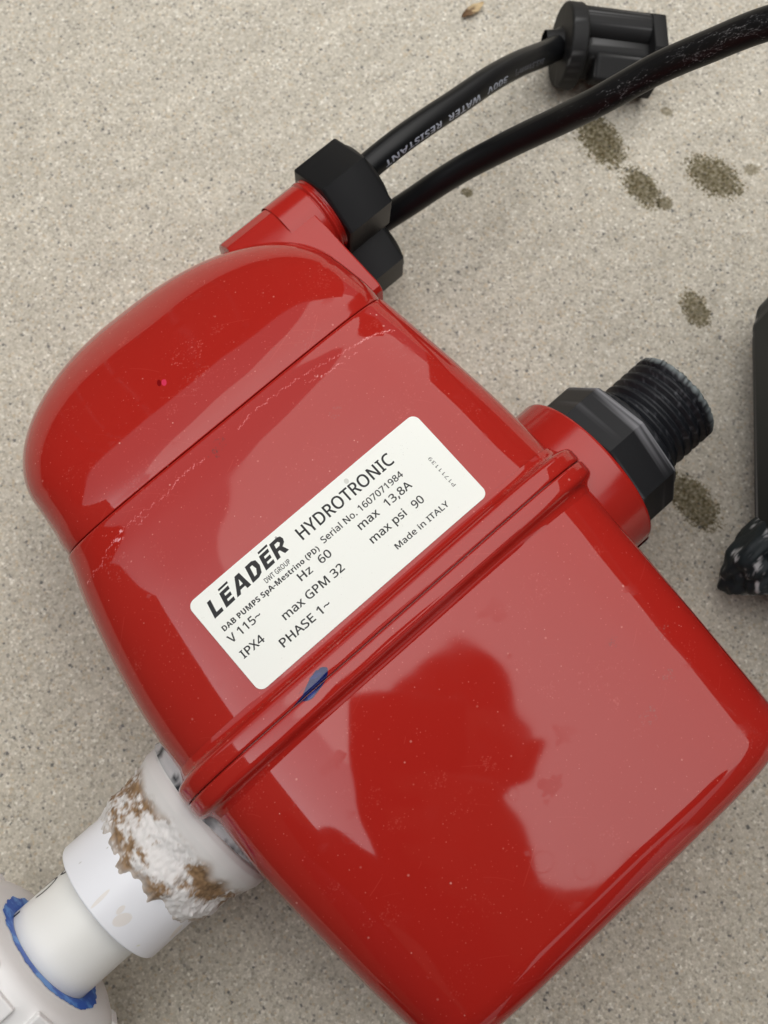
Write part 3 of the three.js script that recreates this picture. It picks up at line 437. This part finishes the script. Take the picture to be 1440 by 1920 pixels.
{
  const cord = thing('power_cord', 'black power cord with printed lettering and a moulded plug, leaving the larger gland nut', 'power cord', [0, 0, 0]);
  const [g, len] = cableGeo([[-24, 58.5, -181.5], [-13, 59.5, -191.5], [-3.6, 60, -200.5], [5.9, 60, -208.8], [15.5, 58, -217.5], [25.6, 54.5, -227], [40, 47.5, -242], [52.3, 38.5, -255], [61, 30.5, -264], [67.5, 23.5, -271.5], [72, 19.2, -277.5], [75, 18, -282]], 4.9, 160, 36);
  part('cable', g, rubber((c) => {
    c.save(); const k = 2048 / (len * 1000), ky = 512 / (2 * Math.PI * 4.9);
    const put = (s, at, w, h, al = 1) => { c.save(); c.globalAlpha = al; c.fillStyle = 'rgb(176,182,196)'; c.font = 'bold 100px sans-serif'; const m = c.measureText(s).width; c.translate(at * k, PRINT * 512); c.scale(-w * k / m, h * ky / 71); c.fillText(s, 0, 0); c.restore(); };
    const PRINT = 1 - 0.155;
    put('WATER', 78, 18, 2.6); put('RESISTANT', 57, 27.5, 2.6); put('300V', 95, 13, 2.4, 0.9); put('3x3.31mm\u00b2)', 122, 22, 2.2, 0.45);
    c.restore();
    for (let i = 0; i < 70; i++) { c.globalAlpha = 0.35 * rnd(); c.fillStyle = 'rgb(150,150,152)'; c.beginPath(); c.ellipse(2048 * (0.45 + 0.55 * rnd()), 512 * rnd(), 1 + 4 * rnd(), 1 + 2 * rnd(), rnd() * 3, 0, 7); c.fill(); }
  }, len), cord);
  // moulded plug lying nose down: disc flange, ribbed grip body, flared end plate
  const plug = new THREE.Group(); plug.name = 'plug'; cord.add(plug);
  const dir = new THREE.Vector3(0.62, -0.20, -0.80).normalize(), side = new THREE.Vector3().crossVectors(new THREE.Vector3(0, 1, 0), dir).normalize(), upv = new THREE.Vector3().crossVectors(dir, side);
  plug.matrixAutoUpdate = true; plug.setRotationFromMatrix(new THREE.Matrix4().makeBasis(dir, upv, side)); plug.position.set(0.0725, 0.0185, -0.278);
  const scuffed = new THREE.MeshPhysicalMaterial({ vertexColors: true, roughness: 0.6, specularIntensity: 0.6 });
  const scuff = (geo) => colored(geo, (x, y, z) => { const w = smooth(N(x * 0.7, y * 0.7, z * 0.7) + 0.9 * N(x * 2.3, y * 2.3, z * 2.3), 0.45, 0.95) * 0.10, b = 0.0085 + 0.003 * N(x * 0.2, y * 0.2, z * 0.2); return [b + w, b + w, b * 1.03 + w]; });
  const ax = (pr) => new THREE.LatheGeometry(pr.map((p) => new THREE.Vector2(p[1], p[0])), 72).rotateZ(-Math.PI / 2).scale(MM, MM, MM);
  part('strain_relief', scuff(ax([[-7, 5.0], [-3, 5.6], [0, 6.6], [1, 7.4]])), scuffed, plug);
  part('flange', scuff(ax([[0, 2], [0, 15.6], [0.6, 16.5], [1.2, 16.8], [6.4, 16.9], [7.2, 16.5], [7.6, 15.5], [7.6, 2]])), scuffed, plug);
  const blade = (w, h, x0, x1, yy, zz, rx, e = 2.2) => { const b = new RoundedBoxGeometry(x1 - x0, h, w, 4, e); b.rotateX(rx); b.translate((x0 + x1) / 2, yy, zz); return b.scale(MM, MM, MM); };
  part('body', scuff(blade(21, 19, 6, 39, 0, 0, 0, 5)), scuffed, plug);
  part('grip', scuff(ax([[6, 4], [8, 7.6], [34, 7.6], [37, 6.6], [37, 2]]).translate(0, 7.4 * MM, -4.5 * MM)), scuffed, plug);
  part('grip', scuff(blade(12, 12, 12, 36, 1.5, 11, 0.55, 2.4)), scuffed, plug); part('grip', scuff(blade(10, 10, 12, 36, -3, -12, -0.4, 2.4)), scuffed, plug);
  const pl = new THREE.Shape(); for (const [i, [a, b]] of [[-15, -8], [-9, -13], [9, -13], [15.5, -7], [15.5, 7], [8, 15], [-8, 15], [-15, 8]].entries()) pl[i ? 'lineTo' : 'moveTo'](a, b); pl.closePath();
  const pg = new THREE.ExtrudeGeometry(pl, { depth: 4.4, bevelEnabled: true, bevelThickness: 0.9, bevelSize: 0.9, bevelOffset: -0.9, bevelSegments: 3 }); pg.rotateY(Math.PI / 2).translate(36, 0, 0).scale(MM, MM, MM);
  part('end_plate', scuff(toCreasedNormals(pg, 0.5)), scuffed, plug);
}
{
  const cab = thing('motor_cable', 'black cable with pale scuffs rising from the smaller gland nut to the upper right edge', 'cable', [0, 0, 0]);
  const [g, len] = cableGeo([[-25, 29, -175.7], [-11, 29, -187.2], [-0.4, 29.6, -193.8], [10.4, 36, -198], [19.6, 43, -201.1], [29.1, 50, -203.8], [39.2, 58, -205.3], [48.9, 67, -205.7], [60.4, 78.5, -205.3], [70.7, 91, -204.2], [86.4, 107, -205.2], [98.7, 120, -203.7], [110.5, 134, -200.7], [128, 148, -196], [165, 158, -184], [215, 128, -160], [255, 66, -135], [300, 20, -105], [370, 6, -60], [460, 5, 10]], 4.9, 260, 36);
  part('cable', g, rubber((c) => {
    const k = 2048 / (len * 1000);
    for (let s = 0; s < 34; s++) { let x = (118 + 72 * rnd()) * k, y = 512 * (0.99 - 0.24 * rnd()), a = rnd() * 0.8 - 0.4; c.fillStyle = 'rgb(178,176,176)'; for (let i = 0; i < 50; i++) { c.globalAlpha = 0.7 * rnd(); a += (rnd() - 0.5) * 1.5; a *= 0.86; x += 1.1 * Math.cos(a); y += 5 * Math.sin(a); if (rnd() < 0.3) continue; c.beginPath(); c.ellipse(x, y, 0.35 + 0.4 * rnd(), 1.2 + 2.4 * rnd(), 0, 0, 7); c.fill(); } }
    for (let i = 0; i < 260; i++) { c.globalAlpha = 0.3 * rnd(); c.fillStyle = 'rgb(165,163,163)'; c.beginPath(); c.arc((112 + 75 * rnd()) * k, 512 * (1 - 0.28 * rnd()), 0.6 + 1.3 * rnd(), 0, 7); c.fill(); }
  }, len), cab);
}

/* ------------------------------------------------------------------ black fitting smeared with white at the right edge; unseen height added for shade */
{
  const t = thing('shading_casing', 'black plastic casing smeared with white sealant, cut off by the right edge of the picture, its unseen height added to shade the slab', 'casing', [0, 0, 0]);
  const m = new THREE.MeshPhysicalMaterial({ vertexColors: true, roughness: 0.6 });
  const smear = (g) => colored(g, (x, y, z) => { const w = smooth(N(x * 0.16, y * 0.16, z * 0.16) + 0.8 * N(x * 0.5, y * 0.5, z * 0.5) + 0.5 * N(x * 1.4, y * 1.4, z * 1.4), 0.33, 0.75) * 0.5; return [0.006 + w, 0.013 + w, 0.016 + w]; });
  const a = new RoundedBoxGeometry(170, 180, 140, 16, 26); { const q = a.attributes.position; for (let i = 0; i < q.count; i++) { const x = q.getX(i), y = q.getY(i), z = q.getZ(i), k = x < 0 ? 1.6 * N(y * 0.08, z * 0.08, 3) + 1.2 * N(y * 0.2, z * 0.2, 7) : 0; q.setX(i, x + k - (x < 0 ? 13 * Math.cos(z / 70 * 1.35) - 9 : 0)); } } a.computeVertexNormals(); a.rotateY(-0.055).translate(223, 90.5, -103).scale(MM, MM, MM);
  part('casing', smear(mergeVertices(a)), m, t);
  const b = new THREE.SphereGeometry(1, 96, 64), bp = b.attributes.position;
  for (let i = 0; i < bp.count; i++) { const x = bp.getX(i), y = bp.getY(i), z = bp.getZ(i), q = Math.pow(Math.abs(x) ** 3.2 + Math.abs(y) ** 3.2 + Math.abs(z) ** 3.2, -1 / 3.2), X = x * q, Y = y * q, Z = z * q, n = 1 + 0.22 * N(X * 1.1, Y * 1.1, Z * 1.1 + 4) + 0.10 * N(X * 3, Y * 3, Z * 3); bp.setXYZ(i, X * 24 * n, Y * 15 * n * (1 + 0.15 * X), (Z * 13.5 + 3.5 * X * X) * n * (1 + 0.22 * X)); }
  b.computeVertexNormals(); b.rotateY(0.52).translate(147, 20, -68).scale(MM, MM, MM); part('lug', smear(b), m, t);
}
/* dry scrap of leaf on the slab */
{
  const t = thing('leaf_fragment', 'small dry brown and cream scrap of leaf on the concrete near the top edge', 'leaf', [0.0385, 0.001, -0.3075], 0.65);
  const g = new THREE.PlaneGeometry(12, 4.2, 28, 12).rotateX(-Math.PI / 2), p = g.attributes.position;
  for (let i = 0; i < p.count; i++) { const x = p.getX(i), z = p.getZ(i), w = 1 - Math.pow(Math.abs(x) / 6.4, 2.2); p.setXYZ(i, x, 0.5 + 0.09 * z * z + 0.9 * N(x * 0.4, z * 0.5, 3), z * w * (1 + 0.5 * N(x * 0.7, 3, z > 0 ? 1 : 5))); }
  g.computeVertexNormals(); g.scale(MM, MM, MM);
  part('blade', colored(g, (x, y, z) => { const k = smooth(x + 3 * N(x * 0.6, z, 2), -2, 2); return [lerp(0.13, 0.55, k), lerp(0.07, 0.42, k), lerp(0.03, 0.24, k)]; }), new THREE.MeshStandardMaterial({ vertexColors: true, roughness: 0.8, side: THREE.DoubleSide }), t);
}
/* ------------------------------------------------------------------ beyond the frame: what the gloss mirrors and what shades the slab */
{
  const wood = [0.10, 0.085, 0.12].map((k, i) => new THREE.MeshStandardMaterial({ color: new THREE.Color().setRGB(k, k * 0.74, k * 0.52), roughness: 0.85 }));
  const plankGeo = new RoundedBoxGeometry(0.138, 1.9, 0.02, 1, 0.004), railGeo = new RoundedBoxGeometry(1, 0.08, 0.04, 1, 0.005);
  const fence = (label, x, z, turn, len, high) => {
    const f = thing('board_fence', label, 'fence', [x, 0, z], turn, undefined);
    const n = Math.round(len / 0.142); for (let i = 0; i < n; i++) { const m = part('plank', plankGeo, wood[(i * 7) % 3], f); m.scale.y = high / 1.9; m.position.set((i - (n - 1) / 2) * 0.142, high / 2 + 0.02 + 0.012 * N(i * 1.7, 3), 0); }
    for (const y of [0.35, high - 0.3]) { const m = part('rail', railGeo, wood[1], f); m.position.set(0, y, -0.031); m.scale.x = len; }
  };
  fence('brown board fence facing the cover, mirrored dark in its rounded end', -1.05, -1.15, FENCE_TURN, 4.4, 1.3);
  const wall = thing('house_wall', 'brown rendered house wall behind the photographer, mirrored dark along the lower left of the tank', 'house wall', [-0.95, 0, 0.95], -0.785);
  part('wall', new RoundedBoxGeometry(3.2, 3.2, 0.2, 2, 0.01).translate(0, 1.6, 0), new THREE.MeshStandardMaterial({ color: new THREE.Color().setRGB(0.13, 0.11, 0.085), roughness: 0.9 }), wall);
  fence('brown board fence beyond the threaded outlet, mirrored along the right edge of the tank', 1.75, -0.35, -1.35, 4.4, 1.9);
}
function skin(bones, cell, k) {                             // one smooth surface round tapered bones [ax,ay,az,ra, bx,by,bz,rb]
  const box = new THREE.Box3(); for (const b of bones) { box.expandByPoint(new THREE.Vector3(b[0], b[1], b[2]).addScalar(b[3] * 1.3)); box.expandByPoint(new THREE.Vector3(b[0], b[1], b[2]).addScalar(-b[3] * 1.3)); box.expandByPoint(new THREE.Vector3(b[4], b[5], b[6]).addScalar(b[7] * 1.3)); box.expandByPoint(new THREE.Vector3(b[4], b[5], b[6]).addScalar(-b[7] * 1.3)); }
  const c = box.getCenter(new THREE.Vector3()), e = box.getSize(new THREE.Vector3()), half = Math.max(e.x, e.y, e.z) / 2 + 3 * cell, R = Math.min(110, Math.ceil(2 * half / cell));
  const mc = new MarchingCubes(R, new THREE.MeshBasicMaterial(), false, false, 160000), h = R / 2;
  for (let k3 = 0; k3 < R; k3++) for (let j = 0; j < R; j++) for (let i = 0; i < R; i++) {
    const x = c.x + (i - h) / h * half, y = c.y + (j - h) / h * half, z = c.z + (k3 - h) / h * half; let s = 0;
    for (const b of bones) { const dx = b[4] - b[0], dy = b[5] - b[1], dz = b[6] - b[2], L2 = dx * dx + dy * dy + dz * dz || 1e-9, t = clamp(((x - b[0]) * dx + (y - b[1]) * dy + (z - b[2]) * dz) / L2, 0, 1); const d = Math.hypot(x - b[0] - dx * t, y - b[1] - dy * t, z - b[2] - dz * t) - lerp(b[3], b[7], t); s += Math.exp(-d / k); }
    mc.field[i + j * R + k3 * R * R] = k * Math.log(Math.max(s, 1e-30));
  }
  mc.isolation = 0; mc.update();
  const p = mc.positionArray.slice(0, mc.count * 3), g = new THREE.BufferGeometry(); for (let i = 0; i < p.length; i += 3) { p[i] = c.x + p[i] * half; p[i + 1] = c.y + p[i + 1] * half; p[i + 2] = c.z + p[i + 2] * half; }
  g.setAttribute('position', new THREE.BufferAttribute(p, 3)); const m = mergeVertices(g, cell * 0.02); m.computeVertexNormals(); return m;
}
{
  const mat = (r, g, b, ro = 0.8) => new THREE.MeshStandardMaterial({ color: new THREE.Color().setRGB(r, g, b), roughness: ro, side: THREE.DoubleSide });
  const per = thing('person', 'crouching person in dark jacket and jeans leaning over the pump, mirrored dark in the tank', 'person', [0, 0, 0]);
  const flesh = mat(0.42, 0.25, 0.18, 0.5), X = 0.10;
  // jacket: torso bent forward, both arms
  part('jacket', skin([[X, 0.46, 0.64, 0.17, X, 0.62, 0.46, 0.17], [X, 0.62, 0.46, 0.17, X, 0.76, 0.30, 0.14], [X - 0.19, 0.77, 0.28, 0.08, X + 0.19, 0.77, 0.28, 0.08], [X, 0.77, 0.28, 0.1, X, 0.80, 0.18, 0.065],
    [X + 0.18, 0.77, 0.24, 0.082, X + 0.25, 0.56, 0.13, 0.062], [X + 0.25, 0.56, 0.13, 0.062, X + 0.055, 0.435, 0.14, 0.036],
    [X - 0.20, 0.77, 0.28, 0.068, X - 0.29, 0.58, 0.26, 0.054], [X - 0.29, 0.58, 0.26, 0.054, X - 0.22, 0.53, 0.40, 0.036]], 0.014, 0.016), mat(0.022, 0.026, 0.036), per);
  part('jeans', skin([[X, 0.40, 0.68, 0.17, X, 0.45, 0.60, 0.165], [X - 0.09, 0.38, 0.68, 0.11, X - 0.27, 0.44, 0.33, 0.08], [X + 0.09, 0.38, 0.68, 0.11, X + 0.24, 0.44, 0.33, 0.08], [X - 0.27, 0.44, 0.33, 0.076, X - 0.23, 0.10, 0.50, 0.052], [X + 0.24, 0.44, 0.33, 0.076, X + 0.22, 0.10, 0.50, 0.052]], 0.014, 0.014), mat(0.05, 0.065, 0.11), per);
  for (const s of [-1, 1]) part('shoe', skin([[X + s * 0.225, 0.05, 0.53, 0.045, X + s * 0.225, 0.045, 0.41, 0.042], [X + s * 0.225, 0.045, 0.41, 0.042, X + s * 0.235, 0.035, 0.33, 0.034]], 0.008, 0.008), mat(0.03, 0.03, 0.03), per);
  // head looks down at the phone: face axis f, crown axis u
  const hc = new THREE.Vector3(X - 0.01, 0.84, 0.08), f = new THREE.Vector3(-0.12, -0.94, -0.32).normalize(), u = new THREE.Vector3(0, 0.32, -0.95).normalize(), sd = new THREE.Vector3().crossVectors(u, f);
  const at = (a, b, c) => { const q = hc.clone().addScaledVector(sd, a).addScaledVector(u, b).addScaledVector(f, c); return [q.x, q.y, q.z]; };
  const bone = (a, ra, b, rb) => [...at(...a), ra, ...at(...b), rb];
  part('head', skin([bone([0, 0.03, -0.02], 0.078, [0, 0.03, 0.02], 0.074), bone([0, -0.04, 0.03], 0.058, [0, -0.085, 0.055], 0.03), bone([0, 0.02, 0.09], 0.008, [0, -0.022, 0.112], 0.012), bone([-0.012, -0.024, 0.1], 0.009, [0.012, -0.024, 0.1], 0.009), bone([-0.02, -0.055, 0.083], 0.009, [0.02, -0.055, 0.083], 0.009), bone([-0.035, 0.03, 0.082], 0.01, [0.035, 0.03, 0.082], 0.01), bone([-0.078, 0, 0], 0.014, [-0.082, 0.03, -0.01], 0.016), bone([0.078, 0, 0], 0.014, [0.082, 0.03, -0.01], 0.016), bone([0, -0.05, -0.02], 0.055, [0, -0.13, -0.06], 0.056)], 0.0042, 0.006), flesh, per);
  for (const s of [-1, 1]) { const q = at(s * 0.031, 0.008, 0.081); part('eye', new THREE.SphereGeometry(0.011, 20, 14).translate(...q), mat(0.3, 0.29, 0.28, 0.2), per); }
  part('hair', skin([bone([0, 0.055, -0.03], 0.08, [0, 0.06, 0.005], 0.076), bone([0, 0.0, -0.055], 0.062, [0, 0.05, -0.04], 0.074)], 0.006, 0.008), mat(0.02, 0.014, 0.01), per);
  // phone, its lens where the picture was taken from; held by the right edge
  const ph = thing('phone', 'black phone held flat over the pump by the person', 'phone', camera.position.toArray()); ph.quaternion.copy(camera.quaternion);
  part('phone_case', new RoundedBoxGeometry(0.075, 0.152, 0.0085, 4, 0.004).translate(0.021, -0.058, 0.0075), mat(0.012, 0.012, 0.014, 0.3), ph);
  const W = (x, y, z) => { const q = new THREE.Vector3(x, y, z).applyQuaternion(camera.quaternion).add(camera.position); return [q.x, q.y, q.z]; };   // phone axes: x right, y up the phone, z towards the holder
  const F = (pts) => pts.slice(1).map((p, i) => [...W(pts[i][0], pts[i][1], pts[i][2]), pts[i][3], ...W(p[0], p[1], p[2]), p[3]]);
  part('right_hand', skin([[X + 0.05, 0.435, 0.13, 0.027, ...W(0.088, -0.125, 0.012), 0.024], ...F([[0.088, -0.125, 0.012, 0.024], [0.076, -0.085, 0.006, 0.019]]), ...F([[0.088, -0.12, 0.010, 0.022], [0.078, -0.105, 0.004, 0.018]]),
    ...F([[0.080, -0.068, 0.004, 0.0098], [0.064, -0.050, -0.0055, 0.0088], [0.040, -0.044, -0.0065, 0.0082], [0.020, -0.043, -0.0055, 0.007]]), ...F([[0.081, -0.085, 0.002, 0.0098], [0.063, -0.070, -0.0065, 0.009], [0.036, -0.065, -0.007, 0.0083], [0.014, -0.064, -0.0055, 0.007]]),
    ...F([[0.081, -0.102, 0.002, 0.0094], [0.063, -0.090, -0.006, 0.0086], [0.038, -0.086, -0.0065, 0.008], [0.019, -0.085, -0.005, 0.0067]]), ...F([[0.081, -0.118, 0.003, 0.0086], [0.064, -0.109, -0.0045, 0.0076], [0.044, -0.106, -0.005, 0.007], [0.030, -0.105, -0.004, 0.006]]),
    ...F([[0.086, -0.118, 0.018, 0.013], [0.076, -0.092, 0.024, 0.0105], [0.058, -0.070, 0.022, 0.009], [0.042, -0.058, 0.019, 0.0075]])], 0.0028, 0.003), flesh, per);
  const lh = (p) => p.map((q) => [X - 0.22 + q[0], 0.51 + q[1], 0.44 - q[2] * 0.5, q[3]]), LF = (pts) => { const q = lh(pts); return q.slice(1).map((p, i) => [...q[i], ...p]); };
  part('left_hand', skin([...LF([[0, 0, 0, 0.027], [0.02, 0.035, -0.03, 0.026], [0.03, 0.04, -0.06, 0.022]]), ...[0, 1, 2, 3].flatMap((i) => LF([[0.005 + i * 0.018, 0.046, -0.065, 0.0098], [0.005 + i * 0.018, 0.040, -0.10 + Math.abs(i - 1.4) * 0.006, 0.0088], [0.006 + i * 0.017, 0.02, -0.122 + Math.abs(i - 1.4) * 0.009, 0.0075]])), ...LF([[0.03, 0.03, -0.02, 0.013], [0.062, 0.03, -0.045, 0.0105], [0.075, 0.02, -0.068, 0.008]])], 0.003, 0.003), flesh, per);
}
renderer_();
function renderer_() {
  const renderer = new THREE.WebGLRenderer({ antialias: true });
  renderer.toneMapping = THREE.LinearToneMapping; renderer.toneMappingExposure = EXPOSURE;
  renderer.shadowMap.enabled = true; renderer.setSize(768, 1024);
  renderer.render(scene, camera);
}
